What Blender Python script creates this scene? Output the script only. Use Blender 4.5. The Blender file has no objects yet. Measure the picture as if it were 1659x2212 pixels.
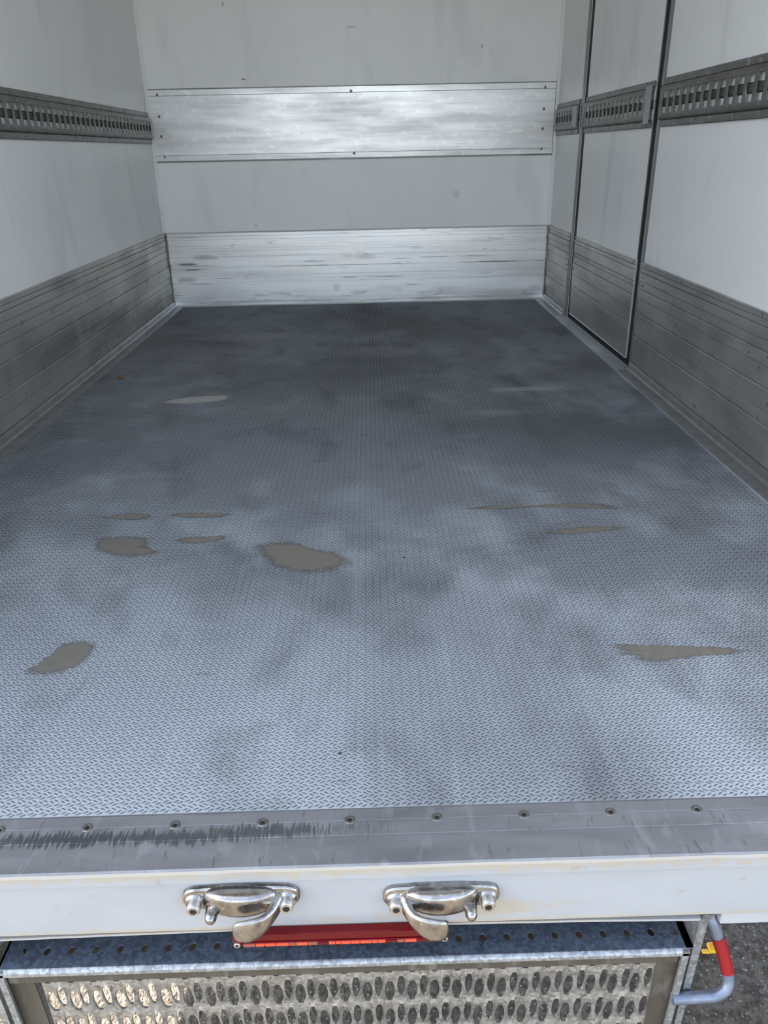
import bpy, bmesh, math, random
import numpy as np
from mathutils import Matrix, Vector

random.seed(7); rng = np.random.default_rng(7)
scene = bpy.context.scene
COL = scene.collection

# ------------------------------------------------------------------ camera
cam_d = bpy.data.cameras.new('camera'); cam = bpy.data.objects.new('camera', cam_d); COL.objects.link(cam)
cam_d.sensor_fit = 'VERTICAL'; cam_d.sensor_height = 36.0; cam_d.lens = 1662.6 / 2212 * 36.0
cam_d.clip_start = 0.02; cam_d.clip_end = 500
_r = Vector((0.99960863, -0.02061281, -0.01891278)); _u = Vector((0.02586906, 0.42378751, 0.90539215)); _b = Vector((-0.01064768, -0.90552706, 0.42415489))
M4 = Matrix.Identity(4)
for i in range(3):
    M4[i][0] = _r[i]; M4[i][1] = _u[i]; M4[i][2] = _b[i]
M4.translation = Vector((1.08408, -0.64225, 0.75519))
cam.matrix_world = M4
scene.camera = cam

# ------------------------------------------------------------------ sky, sun, exposure
SUN_DIR = Vector((0.715, -0.16, -0.68)).normalized()      # the way the sunlight travels
world = bpy.data.worlds.new('sky'); scene.world = world; world.use_nodes = True
wn = world.node_tree; bg = wn.nodes['Background']
sky = wn.nodes.new('ShaderNodeTexSky'); sky.sky_type = 'NISHITA'; sky.sun_disc = False
sky.sun_elevation = math.asin(-SUN_DIR.z); sky.sun_rotation = math.atan2(-SUN_DIR.x, -SUN_DIR.y)
sky.air_density = 1.0; sky.dust_density = 1.6; sky.ozone_density = 1.0
hz = wn.nodes.new('ShaderNodeHueSaturation'); hz.inputs['Saturation'].default_value = 0.62     # hazy summer sky
wn.links.new(sky.outputs[0], hz.inputs['Color']); wn.links.new(hz.outputs[0], bg.inputs[0]); bg.inputs[1].default_value = 0.30
sun_d = bpy.data.lights.new('sun', 'SUN'); sun_d.energy = 14.0; sun_d.angle = math.radians(0.53); sun_d.color = (1.0, 0.93, 0.82)
sun = bpy.data.objects.new('sun', sun_d); COL.objects.link(sun)
sun.rotation_euler = SUN_DIR.to_track_quat('-Z', 'Y').to_euler(); sun.location = (-6, 3, 8)
vs = scene.view_settings
vs.view_transform = 'Standard'; vs.look = 'None'; vs.gamma = 1.0; vs.use_curve_mapping = False
vs.exposure = 1.40

# ------------------------------------------------------------------ materials
MATS = {}
def mat(name, base, metallic=0.0, rough=0.5, layers=(), bump=None, rlayers=(), coat=0.0, spec=0.5, trans=0.0, ior=1.45):
    """layers: (scale xyz, detail, lo, hi, colour, amount[, distortion]); bump: list of (scale xyz, detail, strength, distance)"""
    m = bpy.data.materials.new(name); m.use_nodes = True; nt = m.node_tree; N = nt.nodes; L = nt.links
    p = N['Principled BSDF']
    p.inputs['Metallic'].default_value = metallic; p.inputs['Roughness'].default_value = rough
    p.inputs['Coat Weight'].default_value = coat; p.inputs['Specular IOR Level'].default_value = spec
    p.inputs['Transmission Weight'].default_value = trans; p.inputs['IOR'].default_value = ior
    p.inputs['Base Color'].default_value = (*base, 1)
    geo = N.new('ShaderNodeNewGeometry')
    def noise(sc, det, dist=0.0):
        mp = N.new('ShaderNodeMapping'); mp.inputs['Scale'].default_value = sc
        L.new(geo.outputs['Position'], mp.inputs['Vector'])
        n = N.new('ShaderNodeTexNoise'); n.inputs['Scale'].default_value = 1.0; n.inputs['Detail'].default_value = det; n.inputs['Distortion'].default_value = dist
        L.new(mp.outputs[0], n.inputs['Vector']); return n.outputs['Fac']
    def ramp(v, lo, hi, amt):
        r = N.new('ShaderNodeMapRange'); r.inputs['From Min'].default_value = lo; r.inputs['From Max'].default_value = hi
        r.inputs['To Min'].default_value = 0; r.inputs['To Max'].default_value = amt; r.clamp = True
        L.new(v, r.inputs['Value']); return r.outputs[0]
    cur = None
    for ly in layers:
        sc, det, lo, hi, colr, amt = ly[:6]
        f = ramp(noise(sc, det, ly[6] if len(ly) > 6 else 0.0), lo, hi, amt)
        mx = N.new('ShaderNodeMix'); mx.data_type = 'RGBA'
        L.new(f, mx.inputs[0])
        if cur is None: mx.inputs[6].default_value = (*base, 1)
        else: L.new(cur, mx.inputs[6])
        mx.inputs[7].default_value = (*colr, 1); cur = mx.outputs[2]
    if cur is not None: L.new(cur, p.inputs['Base Color'])
    rc = None
    for sc, det, lo, hi, d in rlayers:
        f = ramp(noise(sc, det), lo, hi, d)
        a = N.new('ShaderNodeMath'); a.operation = 'ADD'; L.new(f, a.inputs[0])
        if rc is None: a.inputs[1].default_value = rough
        else: L.new(rc, a.inputs[1])
        rc = a.outputs[0]
    if rc is not None: L.new(rc, p.inputs['Roughness'])
    if bump:
        prev = None
        for sc, det, st, dist in bump:
            b = N.new('ShaderNodeBump'); b.inputs['Strength'].default_value = st; b.inputs['Distance'].default_value = dist
            L.new(noise(sc, det), b.inputs['Height'])
            if prev is not None: L.new(prev, b.inputs['Normal'])
            prev = b.outputs[0]
        L.new(prev, p.inputs['Normal'])
    MATS[name] = m
    return m

def add_layer(m, build):
    """insert a custom mask between the present base colour and the shader: build(nt, geo_position) -> (mask socket, colour)"""
    nt = m.node_tree; N = nt.nodes; L = nt.links; p = N['Principled BSDF']
    geo = N.new('ShaderNodeNewGeometry')
    mask, colr = build(nt, geo.outputs['Position'])
    mx = N.new('ShaderNodeMix'); mx.data_type = 'RGBA'
    inp = p.inputs['Base Color']
    if inp.links:
        L.new(inp.links[0].from_socket, mx.inputs[6])
    else: mx.inputs[6].default_value = inp.default_value
    mx.inputs[7].default_value = (*colr, 1); L.new(mask, mx.inputs[0]); L.new(mx.outputs[2], inp)

def blob_mask(nt, pos, blobs, axes=(0, 1), nscale=(14, 14, 14), ndist=0.35):
    """soft union of irregular ellipses (centre a, centre b, radius a, radius b, strength)"""
    N = nt.nodes; L = nt.links
    sep = N.new('ShaderNodeSeparateXYZ'); L.new(pos, sep.inputs[0])
    mp = N.new('ShaderNodeMapping'); mp.inputs['Scale'].default_value = nscale; L.new(pos, mp.inputs['Vector'])
    nz = N.new('ShaderNodeTexNoise'); nz.inputs['Scale'].default_value = 1; nz.inputs['Detail'].default_value = 4; L.new(mp.outputs[0], nz.inputs['Vector'])
    def math_(op, a, b=None):
        n = N.new('ShaderNodeMath'); n.operation = op
        for k, v in enumerate((a, b)):
            if v is None: continue
            if isinstance(v, (int, float)): n.inputs[k].default_value = v
            else: L.new(v, n.inputs[k])
        return n.outputs[0]
    off = math_('MULTIPLY', math_('SUBTRACT', nz.outputs['Fac'], 0.5), ndist * 4)
    tot = None
    for a, b, ra, rb, s in blobs:
        da = math_('DIVIDE', math_('SUBTRACT', sep.outputs[axes[0]], a), ra)
        db = math_('DIVIDE', math_('SUBTRACT', sep.outputs[axes[1]], b), rb)
        d = math_('SQRT', math_('ADD', math_('MULTIPLY', da, da), math_('MULTIPLY', db, db)))
        d = math_('ADD', d, off)
        r = N.new('ShaderNodeMapRange'); r.inputs['From Min'].default_value = 1.0; r.inputs['From Max'].default_value = 0.45
        r.inputs['To Min'].default_value = 0; r.inputs['To Max'].default_value = s; L.new(d, r.inputs['Value'])
        tot = r.outputs[0] if tot is None else math_('MAXIMUM', tot, r.outputs[0])
    return tot

GEL = mat('white_gelcoat', (0.86, 0.865, 0.85), 0, 0.38,
          [((2.2, 2.2, 0.7), 5, 0.45, 0.75, (0.76, 0.77, 0.76), 0.6, 0.6), ((5, 5, 1.6), 6, 0.54, 0.72, (0.62, 0.64, 0.635), 0.40, 0.8), ((30, 30, 14), 3, 0.72, 0.78, (0.40, 0.41, 0.40), 0.30), ((9, 9, 5), 6, 0.74, 0.78, (0.22, 0.22, 0.21), 0.45, 1.2)],
          bump=[((6, 6, 6), 2, 0.04, 0.01), ((140, 140, 140), 1, 0.02, 0.002)])
add_layer(GEL, lambda nt, pos: (blob_mask(nt, pos, [(0.488, 1.089, 0.014, 0.004, 0.9), (1.66, 1.21, 0.008, 0.010, 0.6), (0.42, 1.40, 0.005, 0.012, 0.7), (1.03, 1.30, 0.03, 0.006, 0.35), (0.49, 0.412, 0.012, 0.007, 0.4), (1.55, 0.55, 0.02, 0.03, 0.25)], axes=(0, 2), nscale=(60, 1, 60), ndist=0.4), (0.18, 0.175, 0.165)))
SHEET = mat('brushed_aluminium_sheet', (0.62, 0.625, 0.63), 0.92, 0.34,
            [((2.0, 1, 46), 6, 0.42, 0.72, (0.47, 0.475, 0.48), 0.6), ((5, 1, 110), 4, 0.60, 0.70, (0.40, 0.405, 0.41), 0.4), ((26, 1, 40), 3, 0.58, 0.66, (0.74, 0.74, 0.74), 0.5)],
            bump=[((3, 3, 260), 3, 0.10, 0.001)], rlayers=[((2.5, 1, 18), 4, 0.4, 0.7, 0.16)])
KICKB = mat('bright_aluminium_profile', (0.82, 0.835, 0.86), 0.9, 0.30,
            [((1.6, 1, 30), 6, 0.44, 0.74, (0.60, 0.62, 0.65), 0.6), ((7, 1, 26), 5, 0.62, 0.70, (0.32, 0.33, 0.35), 0.40, 0.2), ((3.0, 1, 90), 4, 0.66, 0.70, (0.20, 0.21, 0.22), 0.7)],
            bump=[((4, 4, 240), 3, 0.08, 0.001)], rlayers=[((3, 1, 10), 4, 0.4, 0.7, 0.18)])
add_layer(KICKB, lambda nt, pos: (blob_mask(nt, pos, [(0.11, 0.224, 0.055, 0.008, 0.85), (0.13, 0.196, 0.08, 0.005, 0.9), (0.20, 0.258, 0.09, 0.014, 0.4), (1.78, 0.205, 0.26, 0.004, 0.7), (0.9, 0.205, 0.5, 0.003, 0.5),
                                                      (0.78, 0.226, 0.12, 0.005, 0.45), (1.45, 0.236, 0.12, 0.004, 0.5), (0.09, 0.145, 0.06, 0.016, 0.45), (0.9, 0.085, 0.02, 0.03, 0.25), (1.98, 0.05, 0.05, 0.03, 0.3), (0.5, 0.022, 0.4, 0.008, 0.4), (1.5, 0.022, 0.4, 0.008, 0.3)],
                                            axes=(0, 2), nscale=(16, 4, 70), ndist=0.5), (0.16, 0.165, 0.17)))
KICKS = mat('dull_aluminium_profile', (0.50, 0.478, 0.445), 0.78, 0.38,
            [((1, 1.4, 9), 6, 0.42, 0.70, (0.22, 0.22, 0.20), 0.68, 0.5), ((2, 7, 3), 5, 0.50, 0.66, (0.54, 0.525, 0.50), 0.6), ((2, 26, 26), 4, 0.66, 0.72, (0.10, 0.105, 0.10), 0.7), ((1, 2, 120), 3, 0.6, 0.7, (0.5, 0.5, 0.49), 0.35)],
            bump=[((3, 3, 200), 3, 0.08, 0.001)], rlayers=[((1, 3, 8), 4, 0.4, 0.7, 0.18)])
RAIL = mat('grey_rail_aluminium', (0.20, 0.195, 0.182), 0.75, 0.45,
           [((3, 14, 30), 5, 0.48, 0.70, (0.11, 0.107, 0.10), 0.7), ((4, 30, 50), 4, 0.60, 0.70, (0.40, 0.39, 0.36), 0.7)], bump=[((60, 60, 60), 3, 0.08, 0.002)])
RAILDARK = mat('dark_rail_rib', (0.10, 0.10, 0.095), 0.4, 0.55, [((20, 20, 20), 4, 0.5, 0.7, (0.17, 0.165, 0.155), 0.6)])
RAILBACK = mat('light_rail_back', (0.92, 0.92, 0.90), 0.1, 0.35, [((10, 10, 10), 4, 0.5, 0.75, (0.70, 0.71, 0.70), 0.5)])
GREYPLATE = mat('pale_grey_plate', (0.30, 0.34, 0.37), 0.2, 0.45)
POST = mat('door_post_aluminium', (0.30, 0.295, 0.29), 0.7, 0.42, [((20, 20, 3), 5, 0.45, 0.7, (0.18, 0.178, 0.175), 0.6)])
RUBBER = mat('black_rubber', (0.012, 0.012, 0.012), 0, 0.6, spec=0.3)
EDGE = mat('pale_edge_aluminium', (0.72, 0.73, 0.73), 0.7, 0.35)

FLOOR_BLOBS = [(1.60, 1.945, 0.15, 0.035, 0.75), (1.47, 1.69, 0.12, 0.045, 0.40), (0.55, 2.9, 0.35, 0.10, 0.25), (1.15, 2.55, 0.25, 0.12, 0.2)]
FLOOR_LAYERS = [((1.3, 1.0, 1), 6, 0.44, 0.64, (0.25, 0.272, 0.287), 0.70, 0.5), ((3.4, 2.6, 1), 5, 0.48, 0.70, (0.62, 0.67, 0.705), 0.55, 0.6),
                ((6, 3.6, 1), 6, 0.54, 0.72, (0.15, 0.162, 0.17), 0.55, 0.4), ((34, 3.0, 1), 5, 0.56, 0.72, (0.60, 0.64, 0.67), 0.28), ((7, 50, 1), 4, 0.67, 0.73, (0.10, 0.105, 0.11), 0.4)]
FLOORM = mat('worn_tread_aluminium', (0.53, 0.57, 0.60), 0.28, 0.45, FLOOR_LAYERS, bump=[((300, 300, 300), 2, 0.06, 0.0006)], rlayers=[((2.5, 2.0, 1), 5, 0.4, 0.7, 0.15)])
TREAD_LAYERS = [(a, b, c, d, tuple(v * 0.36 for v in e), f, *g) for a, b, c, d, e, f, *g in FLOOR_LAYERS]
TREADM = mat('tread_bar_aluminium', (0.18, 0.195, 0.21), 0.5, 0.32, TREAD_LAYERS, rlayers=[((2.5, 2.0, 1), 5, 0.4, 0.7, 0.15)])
FLOOR_SHADE_DIRT = [(1.02, 1.45, 1.7, 0.85, 0.42), (0.35, 1.38, 0.50, 0.26, 0.48), (1.62, 1.45, 0.60, 0.40, 0.55), (1.02, 2.15, 1.2, 0.55, 0.36), (1.0, 2.95, 1.2, 0.65, 0.10), (1.62, 0.72, 0.45, 0.26, 0.48), (1.12, 0.58, 0.16, 0.18, 0.28), (1.80, 0.22, 0.28, 0.15, 0.30), (0.75, 1.05, 0.30, 0.10, 0.40), (1.30, 1.06, 0.25, 0.10, 0.38)]  # broad blobs paint the light falloff into the box; small ones are grime
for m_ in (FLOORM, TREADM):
    add_layer(m_, lambda nt, pos: (blob_mask(nt, pos, FLOOR_SHADE_DIRT, nscale=(7, 6, 1), ndist=0.50), (0.165, 0.180, 0.190) if m_ is FLOORM else (0.05, 0.055, 0.06)))
    add_layer(m_, lambda nt, pos: (blob_mask(nt, pos, FLOOR_BLOBS, nscale=(9, 9, 9)), (0.40, 0.41, 0.41)))
SILLM = mat('scuffed_sill_aluminium', (0.27, 0.272, 0.275), 0.5, 0.42,
            [((5, 20, 1), 6, 0.45, 0.70, (0.155, 0.158, 0.16), 0.7, 0.5), ((40, 14, 1), 5, 0.56, 0.68, (0.36, 0.365, 0.37), 0.5, 0.6), ((150, 30, 1), 3, 0.62, 0.70, (0.10, 0.10, 0.105), 0.5)],
            bump=[((80, 40, 10), 4, 0.10, 0.0012)], rlayers=[((8, 30, 1), 4, 0.4, 0.7, 0.16)])
add_layer(SILLM, lambda nt, pos: (blob_mask(nt, pos, [(0.70, 0.047, 0.14, 0.012, 0.85), (0.82, 0.046, 0.12, 0.012, 0.75), (0.93, 0.05, 0.11, 0.012, 0.7), (1.05, 0.052, 0.05, 0.010, 0.25)], nscale=(330, 42, 1), ndist=0.9), (0.06, 0.06, 0.063)))
WHITE = mat('white_painted_steel', (0.375, 0.39, 0.405), 0, 0.30,
            [((6, 6, 14), 5, 0.45, 0.75, (0.31, 0.325, 0.34), 0.5), ((40, 40, 40), 4, 0.66, 0.72, (0.25, 0.235, 0.21), 0.45)], coat=0.2, bump=[((30, 30, 30), 3, 0.03, 0.002)])
add_layer(WHITE, lambda nt, pos: (blob_mask(nt, pos, [(1.05, 0.0, 1.2, 0.016, 0.85), (1.05, -0.107, 1.2, 0.009, 0.8), (1.22, -0.082, 0.07, 0.018, 0.85), (1.02, -0.10, 0.05, 0.014, 0.6), (1.10, -0.092, 0.04, 0.012, 0.6), (0.845, -0.058, 0.02, 0.012, 0.5), (1.30, -0.075, 0.03, 0.006, 0.4)],
                                            axes=(0, 2), nscale=(60, 10, 90), ndist=0.55), (0.40, 0.35, 0.27)))  # cream bands along both edges plus a few patches
CLEANWHITE = mat('clean_white_panel', (0.42, 0.43, 0.44), 0, 0.35, [((5, 5, 5), 4, 0.5, 0.8, (0.38, 0.39, 0.40), 0.4)])
CAST = mat('worn_cast_steel', (0.40, 0.385, 0.365), 1.0, 0.20, [((70, 70, 70), 5, 0.45, 0.70, (0.17, 0.158, 0.145), 0.75), ((160, 160, 160), 3, 0.6, 0.7, (0.62, 0.60, 0.56), 0.5)],
           bump=[((90, 90, 90), 4, 0.20, 0.003)], rlayers=[((60, 60, 60), 4, 0.45, 0.7, 0.2)])
BOLT = mat('zinc_bolt', (0.62, 0.62, 0.61), 1.0, 0.32, [((200, 200, 200), 4, 0.5, 0.7, (0.34, 0.33, 0.32), 0.6)])
SOCKET = mat('dark_bolt_socket', (0.03, 0.03, 0.032), 0.5, 0.5)
SCREW = mat('steel_screw_head', (0.30, 0.29, 0.275), 0.9, 0.34, [((260, 260, 260), 3, 0.5, 0.7, (0.17, 0.16, 0.15), 0.6)])
REDLENS = mat('dark_red_lens', (0.11, 0.001, 0.003), 0, 0.18, coat=0.1, spec=0.3)
ORANGELENS = mat('orange_red_lens', (0.72, 0.07, 0.025), 0, 0.25, coat=0.4)
BROWNLENS = mat('brown_red_lens', (0.30, 0.07, 0.035), 0, 0.3, coat=0.4)
def galv(name, base, dark):
    m = mat(name, base, 0.65, 0.42, [((60, 60, 60), 4, 0.45, 0.7, dark, 0.6)], bump=[((120, 120, 120), 3, 0.06, 0.001)])
    nt = m.node_tree; N = nt.nodes; L = nt.links
    def f(nt, pos):
        v = N.new('ShaderNodeTexVoronoi'); v.inputs['Scale'].default_value = 230
        L.new(pos, v.inputs['Vector'])
        r = N.new('ShaderNodeMapRange'); r.inputs['From Min'].default_value = 0.25; r.inputs['From Max'].default_value = 0.9; r.inputs['To Max'].default_value = 0.7
        s = N.new('ShaderNodeSeparateColor'); L.new(v.outputs['Color'], s.inputs[0]); L.new(s.outputs[0], r.inputs['Value'])
        return r.outputs[0], tuple(min(1, c * 1.7) for c in base)
    add_layer(m, f); return m
GALVD = galv('blue_grey_galvanised_steel', (0.145, 0.18, 0.235), (0.07, 0.09, 0.13))
GALVL = galv('pale_galvanised_steel', (0.29, 0.305, 0.315), (0.15, 0.16, 0.165))
GRATEM = galv('dirty_galvanised_grating', (0.29, 0.285, 0.265), (0.11, 0.105, 0.092))
BROWN = mat('brown_shaded_steel', (0.075, 0.064, 0.048), 0.1, 0.6, [((30, 30, 8), 5, 0.45, 0.7, (0.12, 0.105, 0.082), 0.6), ((45, 45, 16), 6, 0.56, 0.68, (0.21, 0.20, 0.175), 0.5)], bump=[((60, 60, 30), 4, 0.1, 0.002)])  # brown stands for shade and reflected ground on the recessed webs
CHASSIS = mat('black_chassis_paint', (0.02, 0.02, 0.022), 0, 0.5)
REDSLEEVE = mat('red_plastic_sleeve', (0.27, 0.004, 0.010), 0, 0.32, coat=0.15)
GREYTUBE = mat('grey_blue_tube', (0.17, 0.20, 0.26), 0.5, 0.38, [((50, 50, 50), 4, 0.45, 0.7, (0.30, 0.33, 0.38), 0.6)])
ASPHALT = mat('asphalt', (0.062, 0.051, 0.040), 0, 0.8,
              [((62, 62, 62), 6, 0.42, 0.60, (0.145, 0.126, 0.102), 0.8), ((125, 125, 125), 2, 0.63, 0.68, (0.42, 0.40, 0.36), 0.85), ((130, 130, 130), 3, 0.28, 0.40, (0.025, 0.023, 0.02), 0.0)],
              bump=[((120, 120, 120), 4, 1.0, 0.012)], rlayers=[((150, 150, 150), 2, 0.5, 0.62, -0.35)], spec=0.25)
STAIN = mat('grey_brown_stain', (0.235, 0.208, 0.168), 0.05, 0.45, [((40, 40, 1), 5, 0.4, 0.7, (0.185, 0.168, 0.138), 0.6), ((6, 120, 1), 3, 0.64, 0.7, (0.25, 0.235, 0.21), 0.5)])
STAINP = mat('pale_dusty_stain', (0.44, 0.43, 0.40), 0, 0.6, [((30, 30, 1), 5, 0.5, 0.7, (0.30, 0.30, 0.285), 0.6)])
for m_ in (STAIN, STAINP):          # the dried film thins out unevenly towards its rim
    nt = m_.node_tree; N = nt.nodes; L = nt.links
    at = N.new('ShaderNodeAttribute'); at.attribute_name = 'film'
    g_ = N.new('ShaderNodeNewGeometry'); mp = N.new('ShaderNodeMapping'); mp.inputs['Scale'].default_value = (45, 130, 1); L.new(g_.outputs['Position'], mp.inputs['Vector'])
    nz = N.new('ShaderNodeTexNoise'); nz.inputs['Scale'].default_value = 1; nz.inputs['Detail'].default_value = 4; L.new(mp.outputs[0], nz.inputs['Vector'])
    sb = N.new('ShaderNodeMath'); sb.operation = 'MULTIPLY_ADD'; L.new(nz.outputs['Fac'], sb.inputs[0]); sb.inputs[1].default_value = 1.2; sb.inputs[2].default_value = -0.75
    ad = N.new('ShaderNodeMath'); ad.operation = 'ADD'; L.new(at.outputs['Fac'], ad.inputs[0]); L.new(sb.outputs[0], ad.inputs[1])
    mr = N.new('ShaderNodeMapRange'); mr.inputs['From Min'].default_value = 0.05; mr.inputs['From Max'].default_value = 0.75; mr.inputs['To Max'].default_value = 0.90; L.new(ad.outputs[0], mr.inputs['Value'])
    L.new(mr.outputs[0], N['Principled BSDF'].inputs['Alpha'])
LEAF = mat('dry_brown_leaf', (0.30, 0.115, 0.03), 0, 0.6, [((150, 150, 150), 3, 0.4, 0.7, (0.08, 0.03, 0.012), 0.6)])
YELLOW = mat('yellow_plastic', (0.80, 0.46, 0.03), 0, 0.4)
YELLOWD = mat('orange_yellow_plastic', (0.62, 0.27, 0.02), 0, 0.45)
CRUMB = mat('black_crumb', (0.015, 0.014, 0.013), 0, 0.7)

# ------------------------------------------------------------------ object helpers
def wl(o):
    v = Vector((0, 0, 0))
    while o is not None:
        v += o.location; o = o.parent
    return v
def tag(o, label=None, cat=None, group=None, kind=None):
    if label: o['label'] = label
    if cat: o['category'] = cat
    if group: o['group'] = group
    if kind: o['kind'] = kind
    return o
def empty(name, loc, label=None, cat=None, group=None, kind=None, parent=None):
    o = bpy.data.objects.new(name, None); COL.objects.link(o); o.location = loc
    o.empty_display_size = 0.05
    return tag(o, label, cat, group, kind)
def smooth(me, ang=None):
    for p in me.polygons: p.use_smooth = True
    if ang is not None: me.set_sharp_from_angle(angle=math.radians(ang))
def obj(name, verts, faces, m, parent=None, loc=None, sm=None):
    """verts are world coordinates, unless loc is given (then local to loc, and loc is in world coordinates)"""
    base = wl(parent)
    if loc is None:
        vv = [Vector(v) - base for v in verts]; lo = Vector((0, 0, 0))
    else:
        vv = verts; lo = Vector(loc) - base
    me = bpy.data.meshes.new(name); me.from_pydata([tuple(v) for v in vv], [], faces); me.update()
    bm = bmesh.new(); bm.from_mesh(me); bmesh.ops.recalc_face_normals(bm, faces=bm.faces); bm.to_mesh(me); bm.free()
    me.materials.append(m)
    if sm is not None: smooth(me, sm)
    o = bpy.data.objects.new(name, me); COL.objects.link(o); o.parent = parent; o.location = lo
    return o
def inst(src, parent, loc):
    o = src.copy(); COL.objects.link(o); o.parent = parent; o.location = Vector(loc) - wl(parent); return o
BF = [(0, 1, 2, 3), (7, 6, 5, 4), (0, 4, 5, 1), (1, 5, 6, 2), (2, 6, 7, 3), (3, 7, 4, 0)]
def bverts(x0, x1, y0, y1, z0, z1):
    return [(x0, y0, z0), (x1, y0, z0), (x1, y1, z0), (x0, y1, z0), (x0, y0, z1), (x1, y0, z1), (x1, y1, z1), (x0, y1, z1)]
def bevel_mesh(me, w, seg=1):
    bm = bmesh.new(); bm.from_mesh(me)
    bmesh.ops.bevel(bm, geom=list(bm.edges), offset=w, segments=seg, affect='EDGES', profile=0.5)
    bm.to_mesh(me); bm.free()
def box(name, x0, x1, y0, y1, z0, z1, m, parent=None, bev=0.0, seg=1):
    o = obj(name, bverts(x0, x1, y0, y1, z0, z1), BF, m, parent)
    if bev: bevel_mesh(o.data, bev, seg)
    return o
def boxes(name, lst, m, parent=None):
    V = []; F = []
    for b in lst:
        k = len(V); V += bverts(*b); F += [tuple(i + k for i in f) for f in BF]
    return obj(name, V, F, m, parent)
def extrude_x(name, prof, x0, x1, m, parent=None, sm=None):
    n = len(prof); V = [(x0, a, b) for a, b in prof] + [(x1, a, b) for a, b in prof]
    F = [(i, (i + 1) % n, n + (i + 1) % n, n + i) for i in range(n)] + [tuple(range(n)), tuple(range(2 * n - 1, n - 1, -1))]
    return obj(name, V, F, m, parent, sm=sm)
def extrude_y(name, prof, y0, y1, m, parent=None, sm=None):
    n = len(prof); V = [(a, y0, b) for a, b in prof] + [(a, y1, b) for a, b in prof]
    F = [(i, (i + 1) % n, n + (i + 1) % n, n + i) for i in range(n)] + [tuple(range(n)), tuple(range(2 * n - 1, n - 1, -1))]
    return obj(name, V, F, m, parent, sm=sm)
def loft(name, secs, m, parent=None, n=16, power=2.0, sm=60, sub=0):
    """secs: (centre, axis u, axis v, radius u, radius v)"""
    V = []; F = []
    for c, u, v, ru, rv in secs:
        c = Vector(c); u = Vector(u).normalized(); v = Vector(v).normalized()
        for k in range(n):
            a = 2 * math.pi * k / n; ca, sa = math.cos(a), math.sin(a)
            e = 2 / power
            V.append(c + u * ru * math.copysign(abs(ca) ** e, ca) + v * rv * math.copysign(abs(sa) ** e, sa))
    for s in range(len(secs) - 1):
        for k in range(n):
            k2 = (k + 1) % n
            F.append((s * n + k, s * n + k2, (s + 1) * n + k2, (s + 1) * n + k))
    F.append(tuple(range(n))); F.append(tuple(range(len(V) - n, len(V))))
    o = obj(name, V, F, m, parent, sm=sm)
    if sub:
        md = o.modifiers.new('sub', 'SUBSURF'); md.levels = sub; md.render_levels = sub
        smooth(o.data)
    return o
def cyl_y(name, x, z, y0, y1, r, m, parent, n=24, r2=None, rings=None):
    """a round bar along -y from y0 to y1 (rings: list of (y, r))"""
    rings = rings or [(y0, r), (y1, r2 or r)]
    return loft(name, [((x, y, z), (1, 0, 0), (0, 0, 1), rr, rr) for y, rr in rings], m, parent, n=n, sm=40)
def tube(name, pts, r, m, parent=None, n=16):
    pts = [Vector(p) for p in pts]; secs = []
    nrm = None
    for i, p in enumerate(pts):
        t = (pts[min(i + 1, len(pts) - 1)] - pts[max(i - 1, 0)]).normalized()
        if nrm is None:
            nrm = t.orthogonal().normalized()
        nrm = (nrm - t * nrm.dot(t)).normalized()
        secs.append((p, nrm, t.cross(nrm), r, r))
    return loft(name, secs, m, parent, n=n, sm=50)
def hex_socket(name, c, axis, r, depth, m, parent, star=False):
    """a six-sided dark recess seen in a bolt head, lying along the given axis"""
    c = Vector(c); ax = Vector(axis).normalized(); u = ax.orthogonal().normalized(); v = ax.cross(u)
    V = []; n = 12 if star else 6
    for d in (0, depth):
        for k in range(n):
            rr = r * (0.62 if star and k % 2 else 1.0); a = 2 * math.pi * k / n
            V.append(c + u * rr * math.cos(a) + v * rr * math.sin(a) + ax * d)
    F = [(k, (k + 1) % n, n + (k + 1) % n, n + k) for k in range(n)] + [tuple(range(n)), tuple(range(2 * n - 1, n - 1, -1))]
    return obj(name, V, F, m, parent)

W, D, H = 2.05, 3.70, 2.25
Y0 = -0.005     # rear end of the box body

# ------------------------------------------------------------------ ground
V = [(-60, -60, -0.80), (60, -60, -0.80), (60, 60, -0.80), (-60, 60, -0.80)]
tag(obj('ground', V, [(0, 1, 2, 3)], ASPHALT), 'dark asphalt ground below the truck body, sunlit at left', kind='structure')

# ------------------------------------------------------------------ shell
tag(box('wall_left', -0.07, 0.0, Y0, D + 0.07, -0.10, H, GEL), 'white smooth wall panel on the left side', kind='structure')
DY0, DY1, DZ1 = 2.1955, 3.177, 1.95
tag(boxes('wall_right', [(W, W + 0.07, Y0, DY0, -0.10, H), (W, W + 0.07, DY1, D + 0.07, -0.10, H), (W, W + 0.07, DY0, DY1, DZ1, H), (W, W + 0.07, DY0, DY1, -0.10, 0.0)], GEL), 'white smooth wall panel on the right side around the door', kind='structure')
tag(box('wall_back', 0.0, W, D, D + 0.07, -0.10, H, GEL), 'white front bulkhead wall at the far end', kind='structure')
tag(box('ceiling', -0.07, W + 0.07, Y0, D + 0.07, H, H + 0.07, GEL), 'white ceiling panel above the cargo space', kind='structure')
for k, (x, s) in enumerate(((0.0, 1), (W, -1))):
    o = obj('trim_%d' % (k + 1), [(x, D, 0.387), (x + s * 0.018, D, 0.387), (x, D - 0.016, 0.387), (x, D, H), (x + s * 0.018, D, H), (x, D - 0.016, H)],
            [(0, 1, 2), (3, 5, 4), (0, 3, 4, 1), (1, 4, 5, 2), (2, 5, 3, 0)], GEL)
    tag(o, ['white sealed corner bead between left wall and far wall', 'white sealed corner bead between right wall and far wall'][k], kind='structure')

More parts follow.
